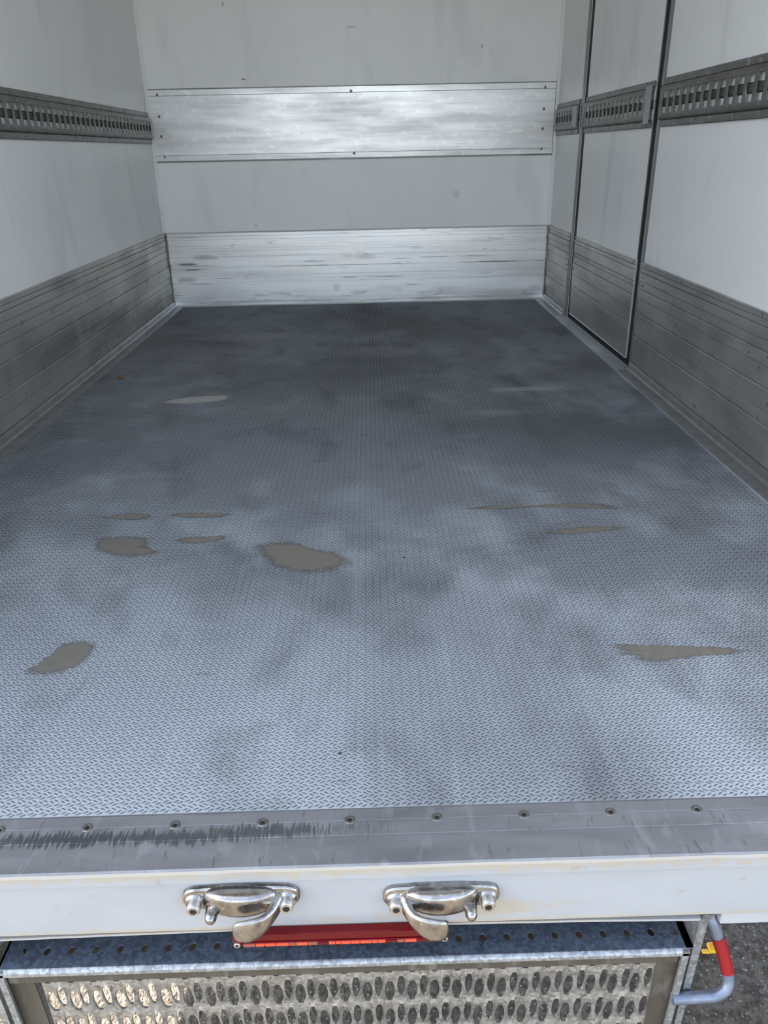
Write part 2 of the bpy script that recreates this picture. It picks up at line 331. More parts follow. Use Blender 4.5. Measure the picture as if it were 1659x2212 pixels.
# floor plate with raised tread bars
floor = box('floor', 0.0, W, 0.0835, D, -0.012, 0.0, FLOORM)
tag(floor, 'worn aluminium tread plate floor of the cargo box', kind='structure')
def build_treads():
    px, py = 0.0140, 0.0141
    Lh, wh, h = 0.0047, 0.00140, 0.00115
    nx = int((W - 0.109) / px); ny = int((D - 0.09) / py) + 1
    gx, gy = np.meshgrid(0.058 + np.arange(nx) * px, 0.0885 + np.arange(ny) * py, indexing='ij')
    allv = []
    for ox, oy, ang in ((0.0, 0.68, -30), (0.65, 0.50, -30), (0.2, 0.18, 30), (0.57, 0.0, 30)):
        cx = (gx + ox * px).ravel(); cy = (gy + oy * py).ravel()
        k = (cx < W - 0.058) & (cy < D - 0.012); cx = cx[k]; cy = cy[k]; n = len(cx)
        cx = cx + rng.normal(0, 0.00015, n); cy = cy + rng.normal(0, 0.00015, n)
        a = math.radians(ang); c, s = math.cos(a), math.sin(a)
        loc = np.array([(-Lh, 0, 0), (0, -wh, 0), (Lh, 0, 0), (0, wh, 0), (-Lh * .5, 0, h), (Lh * .5, 0, h)])
        rot = np.stack([loc[:, 0] * c - loc[:, 1] * s, loc[:, 0] * s + loc[:, 1] * c, loc[:, 2]], 1)
        v = rot[None] + np.stack([cx, cy, np.zeros(n)], 1)[:, None, :]
        allv.append(v)
    v = np.concatenate(allv); n = len(v)
    tri = np.array([(0, 1, 4), (1, 5, 4), (1, 2, 5), (2, 3, 5), (3, 4, 5), (3, 0, 4)])
    f = (tri[None] + (np.arange(n) * 6)[:, None, None]).reshape(-1)
    me = bpy.data.meshes.new('tread_bars')
    me.vertices.add(n * 6); me.vertices.foreach_set('co', v.reshape(-1).astype(np.float32))
    me.loops.add(len(f)); me.loops.foreach_set('vertex_index', f.astype(np.int32))
    me.polygons.add(len(f) // 3); me.polygons.foreach_set('loop_start', np.arange(0, len(f), 3, dtype=np.int32))
    me.polygons.foreach_set('loop_total', np.full(len(f) // 3, 3, dtype=np.int32))
    me.update(calc_edges=True); me.validate()
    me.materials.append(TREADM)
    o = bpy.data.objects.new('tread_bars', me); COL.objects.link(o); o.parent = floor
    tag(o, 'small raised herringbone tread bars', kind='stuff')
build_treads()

# ------------------------------------------------------------------ kick panels along the walls
SIDE_Z = [0.031, 0.079, 0.128, 0.162, 0.213, 0.264, 0.295, 0.323, 0.350, 0.368, 0.383]
BACK_Z = [0.031, 0.125, 0.162, 0.205, 0.260, 0.290, 0.304, 0.316, 0.347, 0.365, 0.383]
def kick_side(root, side, y0, y1, zs, inset=0.0, cove=True, m=KICKS):
    fx = (lambda u: u) if side < 0 else (lambda u: W - u)
    def bx(name, u0, u1, z0, z1, bev, mm):
        a, b = sorted((fx(u0), fx(u1)))
        return box(name, a, b, y0, y1, z0, z1, mm, root, bev)
    bx('backing_sheet', -0.002 + inset, 0.0025 + inset, zs[0], zs[-1], 0, m)
    for i in range(len(zs) - 1):
        d = 0.0056 + (0.0030 if i % 2 else 0.0)
        bx('plank', 0.0025 + inset, d + inset, zs[i] + 0.0005, zs[i + 1] - 0.0005, 0.0013, m)
    bx('top_bead', 0.0025 + inset, 0.0105 + inset, zs[-1] - 0.004, zs[-1] + 0.002, 0.001, m)
    if cove:
        prof = [(0.0, 0.0), (0.0, 0.031), (0.009, 0.031), (0.0105, 0.028), (0.014, 0.010), (0.020, 0.0055), (0.050, 0.0035), (0.0545, 0.0015), (0.0545, 0.0)]
        extrude_y('skirting_angle', [(fx(a), b) for a, b in prof], y0, y1, POST, root, sm=30)
bl = tag(empty('baseboard_left', (0, 1.85, 0)), 'dull ribbed aluminium kick panel along the left wall', kind='structure')
kick_side(bl, -1, 0.05, D - 0.009, SIDE_Z)
br = tag(empty('baseboard_right', (W, 1.1, 0)), 'dull ribbed aluminium kick panel along right wall nearer than the door', kind='structure')
kick_side(br, 1, 0.05, 2.162, SIDE_Z)
br2 = tag(empty('baseboard_right_end', (W, 3.45, 0)), 'short ribbed aluminium kick panel between the door and far corner', kind='structure')
kick_side(br2, 1, 3.222, D - 0.009, SIDE_Z)
bb = tag(empty('baseboard_back', (W / 2, D, 0)), 'bright ribbed aluminium kick panel across the far wall', kind='structure')
box('backing_sheet', 0.004, W - 0.004, D - 0.0025, D + 0.001, 0.004, 0.383, KICKB, bb)
zz = [0.004] + BACK_Z
for i in range(len(zz) - 1):
    d = 0.0065 + (0.0014 if i % 2 else 0.0)
    box('plank', 0.012, W - 0.012, D - d, D - 0.0025, zz[i] + 0.0013, zz[i + 1] - 0.0013, KICKB, bb, 0.0008)
box('top_bead', 0.006, W - 0.006, D - 0.011, D - 0.0025, 0.379, 0.386, KICKS, bb, 0.001)
for x in (0.0125, W - 0.0125):            # rough sealant beads at the panel ends
    n = 26; V = []; F = []
    for i in range(n + 1):
        z = 0.004 + 0.375 * i / n; r = 0.005 + random.uniform(-0.0018, 0.0022); ox = random.uniform(-0.0015, 0.0015)
        V += [(x + ox - r, D - 0.004, z), (x + ox, D - 0.009 - r * 0.8, z), (x + ox + r, D - 0.004, z)]
    for i in range(n): F += [(3 * i, 3 * i + 1, 3 * i + 4, 3 * i + 3), (3 * i + 1, 3 * i + 2, 3 * i + 5, 3 * i + 4), (3 * i + 2, 3 * i, 3 * i + 3, 3 * i + 5)]
    F += [(0, 1, 2), (3 * n + 2, 3 * n + 1, 3 * n)]
    obj('sealant_bead', V, F, KICKB, bb, sm=60)
box('floor_strip', 0.0, W, D - 0.020, D - 0.006, 0.0, 0.0035, KICKS, bb, 0.001)
for y in (3.245,):
    for z in (0.37, 0.335, 0.24, 0.10):
        box('rivet', W - 0.0105, W - 0.006, y - 0.004, y + 0.004, z - 0.004, z + 0.004, POST, br2, 0.0015)
for z in (0.372, 0.335, 0.31):
    box('rivet', W - 0.0105, W - 0.006, 2.128, 2.138, z - 0.004, z + 0.004, POST, br, 0.0015)

# ------------------------------------------------------------------ slotted load rails
RZ = 0.881
def slat_mesh_parts(u0, u1, w, z0, z1, side):
    """a bar between two slots with a hollowed waist, centred on local y = 0"""
    fx = (lambda u: u) if side < 0 else (lambda u: -u)
    pts = []
    zc = (z0 + z1) / 2
    ks = 7
    pts.append((-w / 2, z0)); pts.append((w / 2, z0))
    for k in range(ks): 
        t = -1 + 2 * k / (ks - 1); pts.append((w / 2 - 0.0045 * math.sqrt(max(0, 1 - t * t)), zc + 0.013 * t))
    pts.append((w / 2, z1)); pts.append((-w / 2, z1))
    for k in range(ks):
        t = 1 - 2 * k / (ks - 1); pts.append((-w / 2 + 0.0045 * math.sqrt(max(0, 1 - t * t)), zc + 0.013 * t))
    n = len(pts); V = [(fx(u0), a, b - zc) for a, b in pts] + [(fx(u1), a, b - zc) for a, b in pts]
    F = [(i, (i + 1) % n, n + (i + 1) % n, n + i) for i in range(n)] + [tuple(range(n)), tuple(range(2 * n - 1, n - 1, -1))]
    return V, F
SLAT = {}
def rail(root, side, y0, y1, first, last, clips, uoff=0.0, ticks=(), slats_to=None):
    xw = uoff if side < 0 else W - uoff
    fx = (lambda u: xw + u) if side < 0 else (lambda u: xw - u)
    def bx(name, u0, u1, a, b, z0, z1, bev, mm, par=root):
        p, q = sorted((fx(u0), fx(u1))); return box(name, p, q, a, b, z0, z1, mm, par, bev)
    # flange strips, cut where the photograph shows joints
    for zlo, zhi, tk in ((0.930, 0.951, ticks[0]), (0.8105, 0.8315, ticks[1])):
        cuts = [y0 + 0.004] + [t for t in tk if y0 + 0.02 < t < y1 - 0.02] + [y1 - 0.004]
        for a, b in zip(cuts[:-1], cuts[1:]):
            bx('flange_strip', 0.0, 0.0075, a + 0.0016, b - 0.0016, zlo, zhi, 0.0025, RAIL)
    bx('back_sheet', 0.0, 0.0022, y0, y1, 0.830, 0.932, 0, RAILBACK)
    p = [(fx(0.0022), RZ - 0.013), (fx(0.0085), RZ - 0.009), (fx(0.0085), RZ + 0.009), (fx(0.0022), RZ + 0.013)]
    extrude_y('centre_rib', p, y0, y1, RAILDARK, root)
    # upper and lower band of the raised channel, with rounded shoulders
    for s in (1, -1):
        zo = RZ + s * 0.0465; zi = RZ + s * 0.0315
        prof = [(fx(0.0022), zo + s * 0.0035), (fx(0.0080), zo + s * 0.003), (fx(0.0130), zo), (fx(0.0150), zo - s * 0.005), (fx(0.0150), zi), (fx(0.0118), zi), (fx(0.0118), zo - s * 0.006), (fx(0.0075), zo - s * 0.001), (fx(0.0022), zo - s * 0.0005)]
        extrude_y('channel_band', prof, y0, y1, RAIL, root, sm=25)
    key = (side, uoff)
    n = int(round((last - first) / 0.055)) + 1
    for i in range(n):
        yc = first + i * 0.055
        loc = (fx(0), yc, RZ)
        if side not in SLAT:
            V, F = slat_mesh_parts(0.0120, 0.0148, 0.0235, RZ - 0.0317, RZ + 0.0317, side)
            SLAT[side] = obj('slat', V, F, RAIL, root, loc=loc)
            bevel_mesh(SLAT[side].data, 0.0006)
        else: inst(SLAT[side], root, loc)
    for a, b in clips:      # solid blank ends of the channel
        bx('blank_end', 0.0118, 0.0150, a, b, RZ - 0.0317, RZ + 0.0317, 0, RAIL)
t1 = [0.92 + 0.335 * k for k in range(9)]; t2 = [0.63 + 0.335 * k for k in range(10)]
rl = empty('cargo_rail', (0, 1.85, 0.81), 'slotted grey aluminium load rail along the left wall', 'rail', 'slotted load rails on the side walls')
rail(rl, -1, 0.06, D - 0.018, 0.09, D - 0.018 - 0.02, [(D - 0.040, D - 0.018)], ticks=([t + 0 for t in t1], t2))
rn = empty('cargo_rail', (W, 1.1, 0.81), 'slotted grey aluminium load rail on right wall nearer than the door', 'rail', 'slotted load rails on the side walls')
rail(rn, 1, 0.06, 2.158, 0.158, 2.158 - 0.018, [(2.145, 2.158)], ticks=([0.5, 0.85, 1.20, 1.55, 1.97, 2.02, 2.07, 2.12], [0.6, 0.95, 1.28, 1.60, 1.98, 2.05, 2.10, 2.13]))
rf = empty('cargo_rail', (W, 3.45, 0.81), 'short slotted grey load rail between the door post and far wall', 'rail', 'slotted load rails on the side walls')
rail(rf, 1, 3.224, D - 0.018, 3.330, D - 0.030, [(3.224, 3.317), (D - 0.040, D - 0.018)], ticks=([3.30, 3.34, 3.40], [3.31, 3.35, 3.42]))
box('end_plate', W - 0.0172, W - 0.0151, 3.236, 3.305, RZ - 0.040, RZ + 0.044, GREYPLATE, rf, 0.0005)

# ------------------------------------------------------------------ side door in the right wall
door = tag(empty('door_1', (W, 2.68, 0.03)), 'white side door with black seal and its own load rail', kind='structure')
box('door_leaf', W + 0.001, W + 0.06, 2.238, 3.132, 0.029, DZ1 - 0.03, GEL, door, 0.001)
box('door_seal', W + 0.0015, W + 0.03, 2.1965, 2.2375, 0.002, DZ1 - 0.002, RUBBER, door)
box('door_seal', W + 0.0015, W + 0.03, 3.133, 3.1765, 0.002, DZ1 - 0.002, RUBBER, door)
box('door_seal', W + 0.003, W + 0.03, 2.2375, 3.133, 0.001, 0.0288, RUBBER, door)
box('door_seal', W + 0.003, W + 0.03, 2.2375, 3.133, DZ1 - 0.0295, DZ1 - 0.002, RUBBER, door)
box('edge_strip', W - 0.004, W + 0.003, 2.2355, 2.2385, 0.027, 0.386, EDGE, door, 0.001)
box('edge_strip', W - 0.004, W + 0.003, 2.2385, 3.133, 0.026, 0.0305, EDGE, door, 0.001)
box('edge_strip', W - 0.002, W + 0.003, 2.2362, 2.2385, 0.386, DZ1 - 0.03, POST, door, 0.0008)
DOOR_Z = [0.031, 0.128, 0.162, 0.213, 0.264, 0.295, 0.310, 0.350, 0.366, 0.383]
for i in range(len(DOOR_Z) - 1):
    d = 0.004 + (0.0012 if i % 2 else 0)
    box('plank', W - d, W + 0.001, 2.239, 3.131, DOOR_Z[i] + 0.0008, DOOR_Z[i + 1] - 0.0008, KICKS, door, 0.0006)
for y in (2.262, 3.115):
    for z in (0.374, 0.300, 0.238, 0.145):
        box('rivet', W - 0.0075, W - 0.003, y - 0.0045, y + 0.0045, z - 0.006, z + 0.006, POST, door, 0.0015)
dr = empty('door_rail', (W, 2.68, 0.81)); dr.parent = door; dr.location = dr.location - door.location
rail(dr, 1, 2.242, 3.128, 2.322, 3.128 - 0.018, [(2.242, 2.309), (3.112, 3.128)], ticks=([2.27, 2.32, 2.37, 2.70, 3.02, 3.06, 3.09], [2.28, 2.33, 2.38, 2.72, 3.00, 3.04, 3.08]))
box('latch_plate', W - 0.0195, W - 0.0151, 2.240, 2.292, RZ - 0.058, RZ + 0.056, GREYPLATE, dr, 0.001)
def post(name, y0, y1, label):
    prof = [(W, y0), (W - 0.0018, y0 + 0.002), (W - 0.003, y0 + 0.010), (W - 0.003, y1 - 0.010), (W - 0.0015, y1 - 0.002), (W, y1)]
    n = len(prof); V = [(a, b, 0.0) for a, b in prof] + [(a, b, DZ1 + 0.03) for a, b in prof]
    F = [(i, (i + 1) % n, n + (i + 1) % n, n + i) for i in range(n)] + [tuple(range(n)), tuple(range(2 * n - 1, n - 1, -1))]
    tag(obj(name, V, F, POST, sm=25), label, kind='structure')
post('trim_3', 2.160, 2.1960, 'grey aluminium door post nearest the camera, right of the door')
post('trim_4', 3.1775, 3.222, 'grey aluminium door post on the far side of the door')

# ------------------------------------------------------------------ aluminium sheet on the far wall
wp = empty('wall_plate', (W / 2, D, 0.726), 'wide bright aluminium rub sheet screwed to the far wall', 'panel')
PX0, PX1, PZ0, PZ1 = 0.010, W - 0.014, 0.727, 1.053
box('sheet', PX0 + 0.003, PX1 - 0.003, D - 0.005, D, PZ0 + 0.029, PZ1 - 0.030, SHEET, wp, 0.0006)
box('edge_band', PX0 + 0.003, PX1 - 0.003, D - 0.0055, D, PZ1 - 0.0288, PZ1 - 0.003, SHEET, wp, 0.0006)
box('edge_band', PX0 + 0.003, PX1 - 0.003, D - 0.0055, D, PZ0 + 0.003, PZ0 + 0.0278, SHEET, wp, 0.0006)
boxes('rim', [(PX0, PX0 + 0.003, D - 0.0035, D, PZ0, PZ1), (PX1 - 0.003, PX1, D - 0.0035, D, PZ0, PZ1), (PX0, PX1, D - 0.0035, D, PZ0 - 0.004, PZ0 + 0.003), (PX0, PX1, D - 0.0035, D, PZ1 - 0.003, PZ1 + 0.002)], RAIL, wp)
sc0 = None
for x, z in [(0.059, 1.029), (0.056, 0.934), (0.055, 0.844), (0.058, 0.751), (1.015, 1.029), (1.021, 0.751), (1.978, 1.029), (1.978, 0.934), (1.977, 0.844), (1.977, 0.752)]:
    if sc0 is None:
        rings = [(0.0005, 0.0075), (-0.0014, 0.0072), (-0.0024, 0.005)]
        n = 12; V = [(r * math.cos(2 * math.pi * k / n), y, r * math.sin(2 * math.pi * k / n)) for y, r in rings for k in range(n)]
        F = [(s * n + k, s * n + (k + 1) % n, (s + 1) * n + (k + 1) % n, (s + 1) * n + k) for s in range(2) for k in range(n)] + [tuple(range(2 * n, 3 * n))]
        sc0 = obj('screw', V, F, SCREW, wp, loc=(x, D - 0.0052, z), sm=50)
        sk0 = hex_socket('socket', (x, D - 0.0079, z), (0, 1, 0), 0.0028, 0.0006, SOCKET, sc0)
    else:
        s_ = inst(sc0, wp, (x, D - 0.0052, z)); inst(sk0, s_, wl(s_) + sk0.location)

# ------------------------------------------------------------------ sill plate and rear beam
sill = empty('sill_plate', (W / 2, 0.04, 0), 'grey scuffed aluminium sill plate with a row of screws', 'sill plate')
g = 0.0012
prof = [(-0.002, -0.012), (-0.002, -0.0012), (0.0, 0.0008), (0.040, 0.0016), (0.0408, 0.0016 - g), (0.0416, 0.0016), (0.0625, 0.0018), (0.0632, 0.0018 - g), (0.0639, 0.0018), (0.081, 0.0018), (0.0845, 0.0006), (0.0845, 0.0), (0.0834, -0.012)]
extrude_x('plate', prof, 0.0, W, SILLM, sill)
s0 = None
for k in range(18):
    x = 0.0645 + 0.1086 * k
    loc = (x, 0.0645, 0.0018)
    if s0 is None:
        rings = [(-0.001, 0.0068), (0.0004, 0.0068), (0.0010, 0.0060), (0.0010, 0.0036), (0.0003, 0.0026)]
        n = 20; V = [(r * math.cos(2 * math.pi * k2 / n), r * math.sin(2 * math.pi * k2 / n), z) for z, r in rings for k2 in range(n)]
        F = [(s * n + k2, s * n + (k2 + 1) % n, (s + 1) * n + (k2 + 1) % n, (s + 1) * n + k2) for s in range(4) for k2 in range(n)] + [tuple(range(4 * n, 5 * n))]
        s0 = obj('screw', V, F, SCREW, sill, loc=loc, sm=40)
        k0 = hex_socket('socket', (x, 0.0645, 0.0021), (0, 0, 1), 0.0026, 0.0008, SOCKET, s0, star=True)
    else:
        s_ = inst(s0, sill, loc); inst(k0, s_, wl(s_) + k0.location)

beam = empty('rear_beam', (W / 2, 0, -0.107), 'white painted rear beam with cream edges and patches below the sill', 'beam')
box('face', -0.07, W + 0.07, 0.0, 0.03, -0.107, -0.0125, WHITE, beam, 0.0015)
n = 60; V = []; F = []                                     # slightly dented top lip
for i in range(n + 1):
    x = -0.07 + (W + 0.14) * i / n; w_ = random.uniform(-0.0005, 0.0005)
    V += [(x, -0.001, -0.019), (x, -0.0045 + w_, -0.0185), (x, -0.0048 + w_, -0.003 + w_), (x, -0.0022, -0.0008 + w_), (x, 0.001, -0.004)]
for i in range(n):
    for k in range(5): F.append((5 * i + k, 5 * i + (k + 1) % 5, 5 * i + 5 + (k + 1) % 5, 5 * i + 5 + k))
F += [tuple(range(5)), tuple(range(5 * n, 5 * n + 5))]
obj('top_lip', V, F, WHITE, beam, sm=35)
n = 40; V = []; F = []                                     # bowed bottom flange
for i in range(n + 1):
    x = 0.555 + 0.92 * i / n; t = abs(x - 1.0) / 0.45; zb = -0.1085 - 0.007 * t * t + random.uniform(-0.0003, 0.0003)
    V += [(x, 0.002, zb - 0.0035), (x, 0.002, zb), (x, 0.030, zb), (x, 0.030, zb - 0.0035)]
for i in range(n):
    for k in range(4): F.append((4 * i + k, 4 * i + (k + 1) % 4, 4 * i + 4 + (k + 1) % 4, 4 * i + 4 + k))
F += [(0, 1, 2, 3), (4 * n, 4 * n + 1, 4 * n + 2, 4 * n + 3)]
obj('bottom_flange', V, F, WHITE, beam)
box('underside_plate', 0.56, 1.475, 0.012, 0.030, -0.1145, -0.106, CHASSIS, beam)
tag(box('underfloor', -0.07, W + 0.07, 0.03, D + 0.07, -0.10, -0.0125, CHASSIS), 'dark underside of the cargo floor', kind='structure')
tag(box('lower_skirt', 1.502, W + 0.07, 0.004, 0.028, -0.130, -0.1075, CLEANWHITE, None, 0.001), 'clean white skirt strip under the right end of rear beam', 'skirt')

# ------------------------------------------------------------------ cast door keepers on the beam
def keeper(cx, cz, s, label):
    """s = +1: curved hook grows from the right-hand side, -1 mirrored"""
    r = empty('door_keeper', (cx, 0, cz), label, 'latch', 'cast door keepers on the rear beam')
    X = lambda d: cx + s * d
    def P(d, y, dz): return (X(d), y, cz + dz)
    # base flange: stadium outline, domed
    pts = []; hw, rr = 0.0535, 0.0165
    for k in range(13): a = -math.pi / 2 + math.pi * k / 12; pts.append((hw + rr * math.cos(a), rr * math.sin(a)))
    pts.append((0.02, rr + 0.0022)); pts.append((-0.02, rr + 0.0022))
    for k in range(13): a = math.pi / 2 + math.pi * k / 12; pts.append((-hw + rr * math.cos(a), rr * math.sin(a)))
    pts.append((-0.02, -rr - 0.0005)); pts.append((0.02, -rr - 0.0005))
    n = len(pts); V = []
    for y, sc in ((0.0, 1.0), (-0.0045, 1.0), (-0.0068, 0.955), (-0.0075, 0.88)):
        for a, b in pts:
            V.append(P(a if sc == 1 else a - math.copysign(min(abs(a), (1 - sc) * 0.02), a), y, b * sc))
    F = [(q * n + k, q * n + (k + 1) % n, (q + 1) * n + (k + 1) % n, (q + 1) * n + k) for q in range(3) for k in range(n)]
    F += [tuple(range(n)), tuple(range(3 * n, 4 * n))]
    obj('base_flange', V, F, CAST, r, sm=50)
    # raised bridge
    secs = []
    for d, y, dz, ry, rz in [(-0.044, -0.004, 0.004, 0.005, 0.010), (-0.035, -0.007, 0.003, 0.0105, 0.0150), (-0.022, -0.009, 0.0025, 0.0140, 0.0170), (-0.004, -0.010, 0.002, 0.0158, 0.0178), (0.014, -0.010, 0.002, 0.0150, 0.0172), (0.030, -0.009, 0.003, 0.0125, 0.0155), (0.045, -0.006, 0.004, 0.007, 0.011)]:
        secs.append((P(d, y, dz), (0, -1, 0), (0, 0, 1), ry, rz))
    loft('bridge', secs, CAST, r, n=20, power=3.6, sm=60, sub=1)
    # hook with flattened paddle tip
    path = [((0.043, -0.002, 0.000), 0.012, 0.0125), ((0.043, -0.012, -0.001), 0.0085, 0.011), ((0.0405, -0.022, -0.003), 0.0062, 0.0095), ((0.034, -0.032, -0.0065), 0.0052, 0.0105),
            ((0.024, -0.0385, -0.010), 0.0048, 0.0150), ((0.012, -0.0415, -0.0120), 0.0045, 0.0168), ((0.000, -0.0415, -0.0120), 0.0042, 0.0150), ((-0.006, -0.0405, -0.0115), 0.0026, 0.009)]
    secs = []
    pv = [Vector(P(*p[0])) for p in path]
    for i, (c, ru, rv) in enumerate(path):
        t = (pv[min(i + 1, len(pv) - 1)] - pv[max(i - 1, 0)]).normalized()
        up = Vector((0, 0.10, 1)).normalized(); u = t.cross(up).normalized()
        secs.append((pv[i], u, up, ru, rv))
    loft('hook', secs, CAST, r, n=16, power=2.5, sm=60, sub=2)
    # short rounded peg on the other side
    px, pz = X(-0.034), cz - 0.010
    cyl_y('peg', px, pz, 0, 0, 0, CAST, r, n=18, rings=[(-0.003, 0.0100), (-0.012, 0.0082), (-0.020, 0.0077), (-0.0255, 0.0068), (-0.0290, 0.0050), (-0.0308, 0.0022)])
    for e, dz in ((-0.0545, -0.003), (0.0545, -0.003)):
        bx_, bz = X(e), cz + dz
        cyl_y('boss', bx_, bz, 0, 0, 0, CAST, r, n=24, rings=[(-0.006, 0.0132), (-0.0090, 0.0118), (-0.0110, 0.0105)])
        b = cyl_y('bolt', bx_, bz, 0, 0, 0, BOLT, r, n=24, rings=[(-0.009, 0.0082), (-0.0195, 0.0082), (-0.0205, 0.0074), (-0.0207, 0.0048)])
        hex_socket('socket', (bx_, -0.0209, bz), (0, 1, 0), 0.0046, 0.0009, SOCKET, b)
keeper(0.9125, -0.0435, 1, 'cast steel keeper on rear beam, left one, hook curving left')
keeper(1.1505, -0.0515, -1, 'cast steel keeper on rear beam, right one, hook curving right')

# ------------------------------------------------------------------ red marker lamp under the beam
lamp = empty('marker_lamp', (1.028, 0, -0.12), 'long thin red marker lamp below the two keepers', 'lamp')
LX0, LX1 = 0.8975, 1.1590
box('housing', LX0, LX1, -0.0125, -0.0008, -0.1135, -0.1010, REDLENS, lamp, 0.0012, 2)
box('end_tab', LX0 - 0.0005, LX0 + 0.0105, -0.0140, -0.0008, -0.1190, -0.1012, REDLENS, lamp, 0.0012, 2)
box('end_tab', LX1 - 0.0105, LX1 + 0.0005, -0.0140, -0.0008, -0.1190, -0.1012, REDLENS, lamp, 0.0012, 2)
box('lens_rail', LX0 + 0.011, LX1 - 0.011, -0.0135, -0.003, -0.1195, -0.1138, REDLENS, lamp, 0.0006)
x = LX0 + 0.0115
while x < LX1 - 0.016:
    w_ = random.uniform(0.007, 0.016)
    box('lens_segment', x, min(x + w_ - 0.0006, LX1 - 0.0115), -0.0150, -0.0128, -0.1188, -0.1145, random.choice([ORANGELENS, ORANGELENS, REDLENS, BROWNLENS]), lamp, 0.0004)
    x += w_
for x in (LX0 + 0.0045, LX1 - 0.0045):
    b = cyl_y('screw', x, -0.1150, 0, 0, 0, BOLT, lamp, n=16, rings=[(-0.0135, 0.0042), (-0.0155, 0.0042), (-0.0160, 0.0036)])
    hex_socket('socket', (x, -0.0162, -0.1150), (0, 1, 0), 0.0020, 0.0006, SOCKET, b)

# ------------------------------------------------------------------ folded step under the beam
step = empty('folding_step', (1.03, 0.03, -0.50), 'folded galvanised steel step with perforated grating hanging under beam', 'step')
SX0, SX1, ZT = 0.586, 1.472, -0.180
def tiled_plate(cells, ring_fn, th, name, m, parent):
    """cells: list of (outer ring pts, mid ring pts, hole ring pts) in 3D with equal counts; th = offset vector for wall depth"""
    V = []; F = []
    for rings in cells:
        k = len(V); n = len(rings[0])
        for rg in rings: V += rg
        V += [tuple(Vector(p) + th) for p in rings[-1]]
        for s in range(len(rings)):
            for i in range(n):
                j = (i + 1) % n
                F.append((k + s * n + i, k + s * n + j, k + (s + 1) * n + j, k + (s + 1) * n + i))
    return obj(name, V, F, m, parent, sm=50)
def ray_rect(a, hw, hh):
    c, s = math.cos(a), math.sin(a)
    t = min(hw / abs(c) if abs(c) > 1e-9 else 1e9, hh / abs(s) if abs(s) > 1e-9 else 1e9)
    return c * t, s * t
# top flange with a row of drain holes
pitch = 0.0316; cells = []
YF, YB = 0.009, 0.062; yc = 0.0325
corner = [math.atan2(b, a) for a, b in ((pitch / 2, YB - yc), (-pitch / 2, YB - yc), (-pitch / 2, YF - yc), (pitch / 2, YF - yc))]
angs = sorted([2 * math.pi * k / 20 - math.pi for k in range(20)] + corner)
for i in range(28):
    cx_ = 0.6095 + pitch * i
    o_, h_ = [], []
    for a in angs:
        c, s = math.cos(a), math.sin(a)
        t = min((pitch / 2) / abs(c) if abs(c) > 1e-9 else 9, ((YB - yc) if s > 0 else (yc - YF)) / abs(s) if abs(s) > 1e-9 else 9)
        o_.append((cx_ + c * t, yc + s * t, ZT)); h_.append((cx_ + 0.0043 * c, yc + 0.0060 * s, ZT))
    cells.append((o_, h_))
tiled_plate(cells, None, Vector((0, 0, -0.003)), 'top_flange', GALVD, step)
xa, xb = 0.6095 - pitch / 2, 0.6095 + pitch * 27.5
box('flange_end', SX0, xa, YF, YB, ZT - 0.003, ZT, GALVD, step); box('flange_end', xb, SX1, YF, YB, ZT - 0.003, ZT, GALVD, step)
extrude_x('front_lip', [(0.0095, ZT), (0.0055, ZT - 0.0010), (0.0035, ZT - 0.0040), (0.0035, ZT - 0.0085), (0.0065, ZT - 0.0085), (0.0065, ZT - 0.0045), (0.0095, ZT - 0.003)], SX0, SX1, GALVL, step, sm=50)
box('front_web', SX0 + 0.012, SX1 - 0.012, 0.0068, 0.0095, -0.2045, ZT - 0.0045, BROWN, step)
box('hole_shade_web', SX0 + 0.012, SX1 - 0.012, 0.050, 0.053, -0.216, ZT - 0.003, BROWN, step)  # sheet placed so the drain holes show brown shade
for sx, s in ((SX0, 1), (SX1, -1)):      # side channels: pale lip and brown inner web
    a = sx; f = lambda d: a + s * d
    V = []
    for z, dx in ((ZT, 0.0), (-0.56, 0.010)):
        V += [(f(0 + dx), 0.0035, z), (f(0.0085 + dx), 0.0035, z), (f(0.0085 + dx), 0.0075, z), (f(0.003 + dx), 0.0075, z), (f(0.003 + dx), 0.050, z), (f(0 + dx), 0.050, z)]
    F = [(i, (i + 1) % 6, 6 + (i + 1) % 6, 6 + i) for i in range(6)] + [tuple(range(6)), tuple(range(11, 5, -1))]
    obj('side_channel', V, F, GALVL, step)
    V = [(f(0.004 + dx + e), y, z) for z, dx in ((ZT - 0.006, 0), (-0.56, 0.010)) for e, y in ((0, 0.0135), (0.034, 0.0135), (0.034, 0.0165), (0, 0.0165))]
    obj('side_web', V, [(0, 1, 2, 3), (7, 6, 5, 4), (0, 4, 5, 1), (1, 5, 6, 2), (2, 6, 7, 3), (3, 7, 4, 0)], BROWN, step)
box('bottom_bar', SX0 + 0.010, SX1 - 0.010, 0.005, 0.05, -0.56, -0.545, GALVL, step, 0.002)
